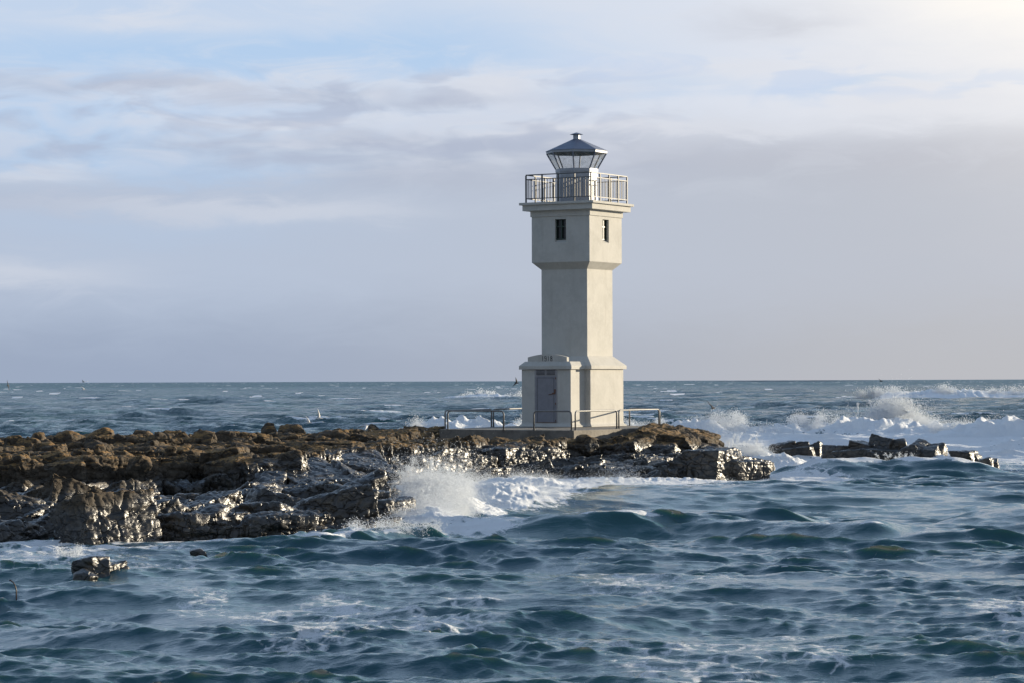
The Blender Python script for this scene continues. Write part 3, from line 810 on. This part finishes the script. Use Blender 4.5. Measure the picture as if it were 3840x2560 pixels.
    def wash(x0, y0, sx, sy, f, rz=0):
        win(y0-3*max(sx, sy), y0+3*max(sx, sy)); c, q = math.cos(rz), math.sin(rz); u = ((X-x0)*c+(Y-y0)*q)/sx; w = (-(X-x0)*q+(Y-y0)*c)/sy
        foam[...] = np.maximum(foam, f*np.exp(-(u*u+w*w)**1.5))
    # near swells (left to right, seen from the quay)
    crest([(-1.6, 72.5), (1.2, 70.0), (4.4, 70.5), (7.5, 67.5), (12, 63)], .30, 1.1, 1.9, 2.2, .50, .25, 1)
    crest([(.4, 71.2), (2.0, 70.0), (4.2, 70.4)], .13, .7, 1.0, 1.0, .70, .20, 8)
    crest([(5.2, 66.5), (7.4, 66.2), (9.4, 65.6)], .30, .7, 1.0, 1.0, .5, .2, 9)
    crest([(3.0, 75), (5.4, 73.2), (8.5, 72)], .30, 1.3, 3, 1.8, .35, .25, 2)
    crest([(2.0, 92), (5, 90), (8.6, 88.5), (13, 90)], .12, 1.5, 3.5, 2.5, .45, .4, 3)
    crest([(9.4, 105), (11.5, 105.5), (14.2, 106.5), (17, 105), (19, 104)], .70, 1.5, 3.0, 2.5, 1.05, .7, 4)
    crest([(11, 76), (14.5, 75), (19, 74)], .40, 1.4, 3, 2, .3, .3, 5)
    crest([(-7, 41), (-3.5, 44), (.5, 45.5), (3, 44.5)], .16, .9, 2, 2, .3, .25, 6)
    crest([(-4.8, 64.2), (-3.6, 66.2), (-1.5, 67.6)], .36, .7, 1.6, .8, .85, .45, 7)
    # splash heap against the tip of the ledges, and foam running along the cliff foot
    heap(-2.35, 76.0, .80, 3.2, .32, .15, 1, .7); heap(-2.0, 81.5, .9, 4.5, .36, .1, 2, .8); heap(-2.8, 87.5, .8, 4.5, .32, .1, 3, .8)
    heap(-1.9, 73.2, .9, 1.6, .20, 0, 4, .8)
    heap(-.6, 92.0, 1.5, 2.6, .32, .5, 4, .5); heap(.9, 96.8, 1.8, 1.9, .22, .1, 5, .5); heap(3.0, 99.4, 2.2, 1.5, .22, 0, 6, .30); heap(6.3, 100.3, 1.8, 1.0, .16, 0, 16, .28); heap(-.5, 84, 1.0, 2.2, .30, .2, 7, .4)
    heap(5.4, 100.0, 1.4, .8, .06, 0, 8, .4); heap(10.0, 103.2, .8, 1.5, .12, 0, 9, .4)
    wash(0, 86, 2.6, 7, .78, -.2); wash(2.5, 95, 4.5, 4.0, .80); wash(6.5, 98.5, 3.5, 2.8, .78); wash(10.2, 101.5, 3.0, 4.5, .74); wash(6.0, 93, 5, 3, .52)
    wash(-3.5, 68.5, 2.6, 1.3, .78, .45); wash(-9.5, 62.5, 3.5, 1.5, .58); wash(-8.3, 81, 1.6, 5, .74); wash(-7.5, 56.5, 3.0, 2.2, .52); wash(-10, 60, 3, 4, .48)
    wash(-13, 64.6, 5.5, 1.5, .70); wash(-7.2, 65.2, 2.5, 1.2, .72); wash(-1.0, 70.5, 1.6, 1.6, .74)
    heap(-.2, 86.5, 1.3, 3.2, .34, .25, 11, .6); heap(.9, 91.5, 1.5, 2.4, .30, .2, 12, .6); heap(-1.2, 79.5, .9, 2.4, .34, .2, 15, .6)
    # surf on the sea side of the shelf and the platform
    breaker([(-6.5, 166), (-2.0, 170), (4, 174), (9.5, 176)], 1.3, 3.0, 5, 3, 1, .8)
    breaker([(8.5, 177), (14, 178), (19, 179), (26, 174)], 1.4, 3.5, 6, 2.5, 2, .9, 9)
    breaker([(21, 166), (27, 160), (34, 154)], 1.35, 3.5, 6, 3, 3, .9, 9)
    heap(25.2, 184, 3.0, 4, 1.0, 0, 3, 1.2)
    breaker([(25, 146), (29, 144), (33, 142)], .8, 2.5, 4, 2, 6, .7, 5)
    breaker([(62, 505), (76, 500), (88, 500), (105, 505), (125, 505)], 1.5, 9, 16, 9, 4, 2.4, 24)
    heap(80, 505, 8, 10, .7, 0, 5, 2)
    breaker([(-10.5, 535), (-5, 530), (3, 530)], 1.1, 6, 10, 4, 5, 1.6, 12)
    breaker([(-18, 300), (-15, 298), (-12, 300)], .3, 2, 4, 1.5, 7, .8, 6, .8)
    wash(8, 156, 11, 20, .80); wash(19, 156, 12, 22, .84); wash(-6, 150, 9, 18, .58); wash(23, 138, 7, 13, .72); wash(12, 131, 7, 9, .68); wash(31, 152, 10, 16, .84)
    wash(-13, 124, 9, 8, .55); wash(-22, 150, 10, 8, .53); wash(18, 122, 7, 8, .55); wash(24, 200, 16, 24, .70); wash(0, 196, 12, 20, .5)
    breaker([(11.2, 139), (12.3, 138), (13.3, 139)], .5, 1.5, 2, .8, 9, .5, 3); heap(10.3, 128, 1.3, 2.6, .50, 0, 12, .5)
    heap(12.0, 126, 1.4, 3, .5, 0, 13, .5); heap(19.6, 128.6, .9, 1.4, .35, 0, 14, .4)
    unwin()
    # a broad lee streak of foam remnants over the near water
    fa = sstep(.05, .55, pn2(X/5.0+1, Y/7.5+4)+.5*pn2(X/1.8, Y/3.1))
    foam = np.maximum(foam, .445*fa*sstep(30, 36, Y)*sstep(75, 50, Y))
    # whitecaps where crests are steep
    wc = sstep(.50, .95, Jx+.30*pn2(X/11, Y/18))*sstep(70, 150, Y)
    foam = np.maximum(foam, .92*wc)
    wc2 = sstep(.62, .95, Jx)*sstep(110, 60, Y)*sstep(-.1, .4, pn2(X/4+9, Y/7)); foam = np.maximum(foam, .60*wc2)
    farcap = sstep(420, 700, Y)*sstep(.62, .72, pn2(X/11+2, Y/60)+.30*pn2(X/3.1, Y/24))
    foam = np.maximum(foam, .95*farcap)
    cap = sstep(150, 260, Y)*sstep(.44, .60, pn2(X/7+20, Y/18+5)+.25*pn2(X/2.2, Y/9))*sstep(.05, .4, Jx)
    foam = np.maximum(foam, .98*cap)
    # calm what lies inside the rocks a little
    lee = 1-.55*np.exp(-(((X-2.5)/7)**2+((Y-99.5)/5)**2)**2)
    lee = lee*(1-.6*np.exp(-(((X-17)/6)**2+((Y-130)/6)**2)**2))
    Zt = Zd*(1-.45*np.clip(foam, 0, 1)*(Y < 130))*lee + H
    hz = sstep(2500, 5000, Y); Zt = Zt*(1-hz)
    co = np.stack([X+Xd, Y+Yd, Zt], -1).reshape(-1, 3).astype(np.float32)
    idx = np.arange(ny*nx, dtype=np.int32).reshape(ny, nx)
    quads = np.stack([idx[:-1, :-1], idx[:-1, 1:], idx[1:, 1:], idx[1:, :-1]], -1).reshape(-1, 4)
    me = bpy.data.meshes.new('sea'); nq = len(quads)
    me.vertices.add(len(co)); me.vertices.foreach_set('co', co.ravel())
    me.loops.add(nq*4); me.loops.foreach_set('vertex_index', quads.ravel())
    me.polygons.add(nq); me.polygons.foreach_set('loop_start', np.arange(nq, dtype=np.int32)*4)
    me.polygons.foreach_set('use_smooth', np.ones(nq, bool))
    me.update(calc_edges=True)
    at = me.attributes.new('foam', 'FLOAT', 'POINT'); at.data.foreach_set('value', foam.ravel().astype(np.float32))
    o = link_mesh('sea', me, M_SEA); tag(o, kind='structure')
build_sea()

# ------------------------------------------------------------------ spray
def build_spray():
    rs = np.random.RandomState(3)
    P, S = [], []
    def burst(n, c, sig, r0, r1, up=0, lean=(0, 0)):
        p = rs.normal(size=(n, 3))*np.array(sig); p[:, 2] = np.abs(p[:, 2])
        p[:, 0] += p[:, 2]*lean[0]; p[:, 1] += p[:, 2]*lean[1]
        P.append(p+np.array(c)); S.append(np.exp(rs.uniform(np.log(r0), np.log(r1), n)))
    def jets(nj, c, spread, vmax, n, r0, r1, lean=0):
        for _ in range(nj):
            b = np.array(c)+rs.normal(size=3)*np.array(spread)*[1, 1, 0]
            v = np.array([rs.normal(lean, .35), rs.normal(0, .4), 1.0])*vmax*rs.uniform(.35, 1)
            t = rs.rand(n)**.7; p = b+v*t[:, None]+rs.normal(size=(n, 3))*.020*(.5+t[:, None]*1.6); p[:, 2] -= .35*vmax*t*t
            P.append(p); S.append(np.exp(rs.uniform(np.log(r0), np.log(r1), n)))
    def puffs(k, n, box, top, r, d0, d1, lean=0, fine=.25):
        """k lumps of n drops; box = (x0,x1,y0,y1), top(tx,ty) = crest height there"""
        for _ in range(k):
            tx, ty = rs.rand(2); x = box[0]+(box[1]-box[0])*tx; y = box[2]+(box[3]-box[2])*ty
            h = top(tx, ty)*rs.rand()**.65; rr = r*rs.uniform(.4, 1.2)
            m = int(n*(rr/r)**2*1.3)
            v = rs.normal(size=(m, 3))*rr*np.array([1, 1, .9])
            if rs.rand() < fine: v *= 2.1
            p = v+np.array([x+lean*h, y, h]); p[:, 2] = np.maximum(p[:, 2], .02)
            P.append(p); S.append(np.exp(rs.uniform(np.log(d0), np.log(d1), m)))
    hump = lambda a, w, h: (lambda tx, ty: h*math.exp(-((ty-a)/w)**2)*(1-.5*abs(tx-.5)))
    # main splash on the ledge tip
    puffs(260, 1700, (-3.0, -1.5, 72.5, 90), hump(.50, .38, .95), .15, .0035, .010, .15)
    puffs(90, 700, (-3.3, -1.3, 75, 90), hump(.55, .35, 1.35), .20, .003, .008, .05, .5)
    jets(75, (-2.2, 81, .6), (.5, 2.6, 0), .85, 170, .004, .012); jets(16, (-2.9, 85, .9), (.5, 2, 0), .9, 130, .004, .011, -.3)
    burst(1500, (-2.6, 84, .7), (.9, 3, .65), .004, .010)
    puffs(150, 600, (-1.8, 1.4, 84, 98), lambda a, b: .38, .14, .003, .008); puffs(80, 420, (0, 4.5, 97, 101), lambda a, b: .24, .11, .003, .008)
    puffs(16, 160, (4.5, 9.5, 100.5, 103), lambda a, b: .12, .08, .004, .010)
    puffs(45, 220, (-4.0, -1.8, 66.6, 68.4), lambda a, b: .30, .10, .004, .011); puffs(14, 150, (-9.9, -9.4, 60, 61), lambda a, b: .12, .06, .004, .010)
    # burst behind the lone block
    puffs(110, 800, (9.3, 11.4, 126, 129.5), hump(.5, .6, .70), .20, .005, .012); jets(26, (10.2, 128, .5), (.6, 1.2, 0), 1.3, 110, .006, .017, -.1)
    burst(700, (9.6, 128, .6), (1.0, 1.5, .60), .006, .016)
    puffs(26, 170, (13.4, 15.2, 106, 107), hump(.5, .8, .82), .12, .005, .013); jets(8, (14.6, 106.3, .75), (.4, .3, 0), .35, 80, .005, .013)
    # distant breakers
    puffs(170, 900, (22.6, 27.9, 182, 186), lambda a, b: 2.3*math.exp(-((a-.48)/.34)**2), .36, .007, .020)
    jets(36, (25.0, 184, 1.4), (.9, 1.2, 0), 1.9, 160, .009, .026)
    def along(pts, k, n, h, r, d0, d1):
        for (x0, y0), (x1, y1) in zip(pts, pts[1:]):
            for _ in range(k):
                t = rs.rand(); m = int(n*rs.uniform(.6, 1.3)); w = .75+.35*math.sin(t*7+x0)+.2*math.sin(t*17)
                c = np.array([x0+(x1-x0)*t, y0+(y1-y0)*t+rs.normal(0, 1.3), h*w*rs.rand()**.5])
                p = rs.normal(size=(m, 3))*r*rs.uniform(.5, 1.1)+c; p[:, 2] = np.maximum(p[:, 2], .03)
                P.append(p); S.append(np.exp(rs.uniform(np.log(d0), np.log(d1), m)))
    along([(-6, 166), (-2.0, 170), (4, 174), (9.5, 176)], 80, 330, 1.2, .22, .007, .020)
    along([(9, 177), (14, 178), (19, 179), (26, 174)], 80, 330, 1.25, .24, .007, .020)
    along([(22, 166), (27, 160), (34, 154)], 80, 330, 1.25, .24, .007, .020)
    along([(62, 505), (76, 500), (88, 500), (105, 505)], 60, 200, 1.7, .6, .03, .07)
    along([(-10.5, 535), (-5, 530), (3, 530)], 25, 150, 1.4, .4, .03, .07)
    p = np.concatenate(P); s = np.concatenate(S)*.75; n = len(p)
    d = np.array([(1, 1, 1), (-1, -1, 1), (-1, 1, -1), (1, -1, -1)], np.float32)
    f = np.array([(0, 2, 1), (0, 1, 3), (0, 3, 2), (1, 2, 3)], np.int32)
    jit = 1+rs.uniform(-.35, .5, (n, 4, 1))
    co = (p[:, None, :]+d[None]*s[:, None, None]*jit).astype(np.float32).reshape(-1, 3)
    fi = (np.arange(n, dtype=np.int32)[:, None, None]*4+f[None]).reshape(-1, 3)
    me = bpy.data.meshes.new('spray'); nf = len(fi)
    me.vertices.add(len(co)); me.vertices.foreach_set('co', co.ravel())
    me.loops.add(nf*3); me.loops.foreach_set('vertex_index', fi.ravel())
    me.polygons.add(nf); me.polygons.foreach_set('loop_start', np.arange(nf, dtype=np.int32)*3)
    me.polygons.foreach_set('use_smooth', np.ones(nf, bool)); me.update(calc_edges=True)
    tag(link_mesh('spray', me, M_SPRAY), 'white spray thrown up where waves break on the rocks', 'spray', kind='stuff')
build_spray()

# ------------------------------------------------------------------ gulls, kelp, far land
def gull(loc, span, head, bank, flap, mat, label):
    bm = bmesh.new(); s = span
    # body: lathe along x
    prof = [(-.24, .004), (-.17, .022), (-.08, .05), (.02, .06), (.10, .05), (.15, .034), (.19, .036), (.22, .026), (.25, .008), (.275, .002)]
    add_loft(bm, [[(x*s, r*s*math.cos(k*math.pi/4), r*s*math.sin(k*math.pi/4)*.9) for k in range(8)] for x, r in prof])
    for sy in (-1, 1):     # long narrow bent wings
        rows = []
        for t, ch, sw, dz in ((.03, .19, .06, .0), (.2, .17, .09, .5), (.5, .13, .0, .85), (.8, .07, -.10, .85), (1, .01, -.20, .75)):
            yy = sy*t*.5*s; zz = (.02+flap*t*.5*(1.4-dz*.6))*s; x0 = sw*s
            rows.append([(x0, yy, zz), (x0-ch*.4*s, yy, zz+.012*s), (x0-ch*s, yy, zz), (x0-ch*.4*s, yy, zz-.006*s)])
        add_loft(bm, rows if sy < 0 else rows)
    o = obj('gull', bm, mat, None, smooth=True)
    o.location = loc; o.rotation_euler = (bank, 0, head)
    tag(o, label, 'bird', 'gulls over the sea')
def at(px, py, Y):
    h = 878-8*px/2352
    return ((px-1176)/6419*Y, Y, ZC-(py-h)/6419*Y)
gull((-43.3, 240, 3.50), .95, 1.2, 1.35, .25, M_GULLD, 'dark gull banking steeply low over the open sea, away from the others')
gull((-36.8, 240, 3.15), .9, .3, .3, .35, M_GULLW, 'white gull gliding over the open sea a little below the horizon')
gull((-41.4, 270, 3.81), .9, 2.6, .2, .3, M_GULLW, 'tiny white gull right on the horizon line')
gull((-8.65, 125, 2.12), .7, .5, -.5, .9, M_GULLW, 'white gull with one wing raised above the rock crest')
gull((-9.1, 125, 1.92), .6, .1, .2, .8, M_GULLW, 'lower white gull just above the crest, under the one with raised wing')
gull((-6.15, 117, 1.90), .9, .4, .1, -.35, M_GULLW, 'pale gull low over the last crest boulders, wings bent down')
gull((.33, 215, 3.60), .95, .5, -.9, .25, M_GULLD, 'dark gull gliding close beside the lighthouse porch')
gull((12.2, 170, 2.05), .9, .8, .3, .8, M_GULLD, 'small dark gull above the surf with both wings raised')
gull((52.8, 400, 3.55), 1.2, .2, .2, .4, M_GULLD, 'speck of a dark gull near the horizon over the far breaker')

bm = bmesh.new()
add_tube(bm, [(0, 0, -.25), (.0, 0, -.02), (-.02, .0, .06), (-.055, .0, .12), (-.10, 0, .155), (-.125, 0, .16)], [.012, .012, .011, .010, .011, .016], 8)
o = obj('kelp_stalk', bm, M_KELP, None, smooth=True); o.location = (-8.98, 50.6, .02)
tag(o, 'brown bent kelp stalk poking out of the near water', 'seaweed')

bm = bmesh.new(); rr = random.Random(4); rows = []
for i in range(25):
    x = 640+i*22; t = i/24; h = 2.6*math.sin(math.pi*t)**.6*(.7+.5*rr.random())
    rows.append([(x, 9000, -3), (x, 9010, h*.9), (x, 9100, h), (x, 9190, -3)])
add_loft(bm, rows); o = obj('hills', bm, M_LAND); tag(o, kind='structure')

# ------------------------------------------------------------------ sky
def build_world():
    w = bpy.data.worlds.new('World'); sc.world = w; w.use_nodes = True; t = w.node_tree
    bg = t.nodes['Background']
    sky = t.nodes.new('ShaderNodeTexSky'); sky.sky_type = 'NISHITA'; sky.sun_disc = False
    sky.sun_elevation = R(SUN_EL); sky.sun_rotation = R(SUN_AZ); sky.air_density = 1.0; sky.dust_density = 1.5; sky.ozone_density = 1.5
    d = t.nodes.new('ShaderNodeTexCoord').outputs['Generated']
    s = t.nodes.new('ShaderNodeSeparateXYZ'); t.links.new(d, s.inputs[0])
    x, y, z = (V(t, s.outputs[i]) for i in range(3))
    az = x.op('ARCTAN2', y); el = z.op('ARCSINE')
    U = az*6.419+1.176; Vv = el*-6.419+.873          # angles, in thousandths of the photo's pixels
    cmb = t.nodes.new('ShaderNodeCombineXYZ'); t.links.new(U.k, cmb.inputs[0]); t.links.new((Vv*3.6).k, cmb.inputs[1])
    n1 = V(t, noise(t, cmb.outputs[0], 1.6, 7, .58, .5)); n2 = V(t, noise(t, cmb.outputs[0], 4.2, 8, .62, .8)); n3 = V(t, noise(t, cmb.outputs[0], .8, 4, .5))
    Uw = U+(n1-.5)*.45; Vw = Vv+(n2-.5)*.10+(n1-.5)*.10
    def blob(u0, v0, su, sv, a):
        q = ((Uw-u0)/su).op('POWER', 2.0)+((Vw-v0)/sv).op('POWER', 2.0)
        return (q*-1.0).op('EXPONENT')*a
    def total(L):
        r = None
        for b in L: r = blob(*b) if r is None else r+blob(*b)
        return r.clamp()
    right = U.smooth(.2, 2.4)
    low = mixc(t, right, (.335, .40, .53), (.505, .51, .54))       # haze at the horizon
    mid = mixc(t, right, (.47, .545, .68), (.515, .54, .605))        # grey lavender cloud sheet
    upp = mixc(t, right, (.54, .655, .83), (.77, .79, .85))          # thin bright veil higher up
    c = mixc(t, Vw.smooth(.86, .60), low, mid)
    c = mixc(t, Vw.smooth(.40, .24), c, upp)
    blue = total([(.28, .125, .55, .045, .95), (.85, .115, .45, .042, .85), (.10, .285, .30, .05, .85), (.18, .375, .34, .035, .8), (.62, .40, .22, .02, .5), (1.33, .215, .12, .02, .6), (1.95, .20, .25, .016, .6), (1.05, .06, .22, .04, .5), (1.55, .20, .1, .02, .4), (.3, .52, .5, .05, .2)])
    c = mixc(t, blue*.85, c, (.44, .61, .84))
    grey = total([(.45, .205, .50, .018, .75), (1.0, .235, .30, .024, .6), (.80, .325, .35, .022, .6), (1.45, .35, .4, .05, .6), (2.2, .37, .5, .05, .7), (.15, .47, .35, .03, .5), (1.0, .41, .25, .03, .5), (1.78, .06, .16, .03, .45)])
    c = mixc(t, grey, c, mixc(t, right, (.44, .49, .61), (.515, .53, .595)))
    white = total([(.60, .275, .35, .016, .6), (1.12, .195, .16, .03, .65), (.50, .475, .38, .022, .35), (.04, .63, .22, .035, .4), (.06, .40, .14, .022, .5), (.75, .50, .25, .02, .3), (2.1, .245, .30, .025, .7), (1.70, .165, .3, .02, .5), (.30, .045, .22, .022, .55), (1.5, .29, .4, .02, .4), (1.3, .30, .4, .012, .4), (.75, .18, .3, .01, .35)])
    c = mixc(t, white, c, (.74, .755, .81))
    n4 = V(t, noise(t, cmb.outputs[0], 4.6, 3, .5, .5)); win = Vv.smooth(.14, .20)*Vv.smooth(.44, .34)*U.smooth(1.75, 1.2)
    c = mixc(t, n4.smooth(.46, .64)*win*.55, c, (.415, .465, .60))
    c = mixc(t, n4.smooth(.52, .34)*win*.48, c, (.64, .68, .78))
    rp = Vv.smooth(.10, .16)*Vv.smooth(.27, .21)*U.smooth(1.15, 1.4)
    c = mixc(t, n4.smooth(.50, .64)*rp*.6, c, (.55, .66, .85))
    wisp = n2.smooth(.42, .72)*Vv.smooth(.55, .25)*.35
    c = mixc(t, wisp, c, (.72, .75, .82))
    glow = total([(2.42, -.03, .42, .16, .9), (2.75, .2, .5, .35, .35)])
    c = mixc(t, glow, c, (1.05, 1.0, .93))
    # beyond the picture: open blue sky with broken cloud
    sc_n = t.nodes.new('ShaderNodeVectorMath'); sc_n.operation = 'SCALE'; t.links.new(sky.outputs[0], sc_n.inputs[0]); sc_n.inputs['Scale'].default_value = SKY_K
    cl = V(t, noise(t, scaled(t, d, (1.5, 1.5, 3.5)), 2.4, 7, .6, .4)).smooth(.52, .72)*.4
    hi = mixc(t, cl, sc_n.outputs[0], (.50, .53, .60))
    hi = mixc(t, el.smooth(1.3, .15)*.55+.25, hi, mixc(t, el.smooth(.25, 1.1), (.60, .80, 1.10), (.28, .48, .86)))
    c = mixc(t, el.smooth(.130, .20), c, hi)
    # the half of the sky away from the sun is darker
    away = az.op('ABSOLUTE').smooth(.45, 1.6)
    c = mixc(t, away*.6, c, (.15, .185, .25))
    t.links.new(c, bg.inputs[0]); bg.inputs[1].default_value = .64
SKY_K = .22
build_world()

sun = bpy.data.lights.new('sun', 'SUN'); sun.energy = 4.8; sun.angle = R(.5); sun.color = (1.0, .87, .66)
so = bpy.data.objects.new('sun', sun); COL.objects.link(so)
sd = Vector((math.sin(R(SUN_AZ))*math.cos(R(SUN_EL)), math.cos(R(SUN_AZ))*math.cos(R(SUN_EL)), math.sin(R(SUN_EL))))
so.rotation_euler = sd.to_track_quat('Z', 'Y').to_euler(); so.location = sd*60

cam = bpy.data.cameras.new('camera'); cam.sensor_width = 36; cam.lens = 98.25; cam.clip_end = 100000; cam.clip_start = .5
co = bpy.data.objects.new('camera', cam); COL.objects.link(co); sc.camera = co
co.location = (0, 0, ZC)
co.rotation_euler = (Matrix.Rotation(R(90.803), 3, 'X') @ Matrix.Rotation(R(-.195), 3, 'Z')).to_euler()

sc.render.engine = 'CYCLES'
sc.view_settings.view_transform = 'Standard'; sc.view_settings.look = 'None'
sc.view_settings.exposure = .65; sc.view_settings.gamma = 1
sc.cycles.use_denoising = True
sc.cycles.max_bounces = 10; sc.cycles.diffuse_bounces = 8; sc.cycles.sample_clamp_indirect = 4
sc.cycles.transparent_max_bounces = 16
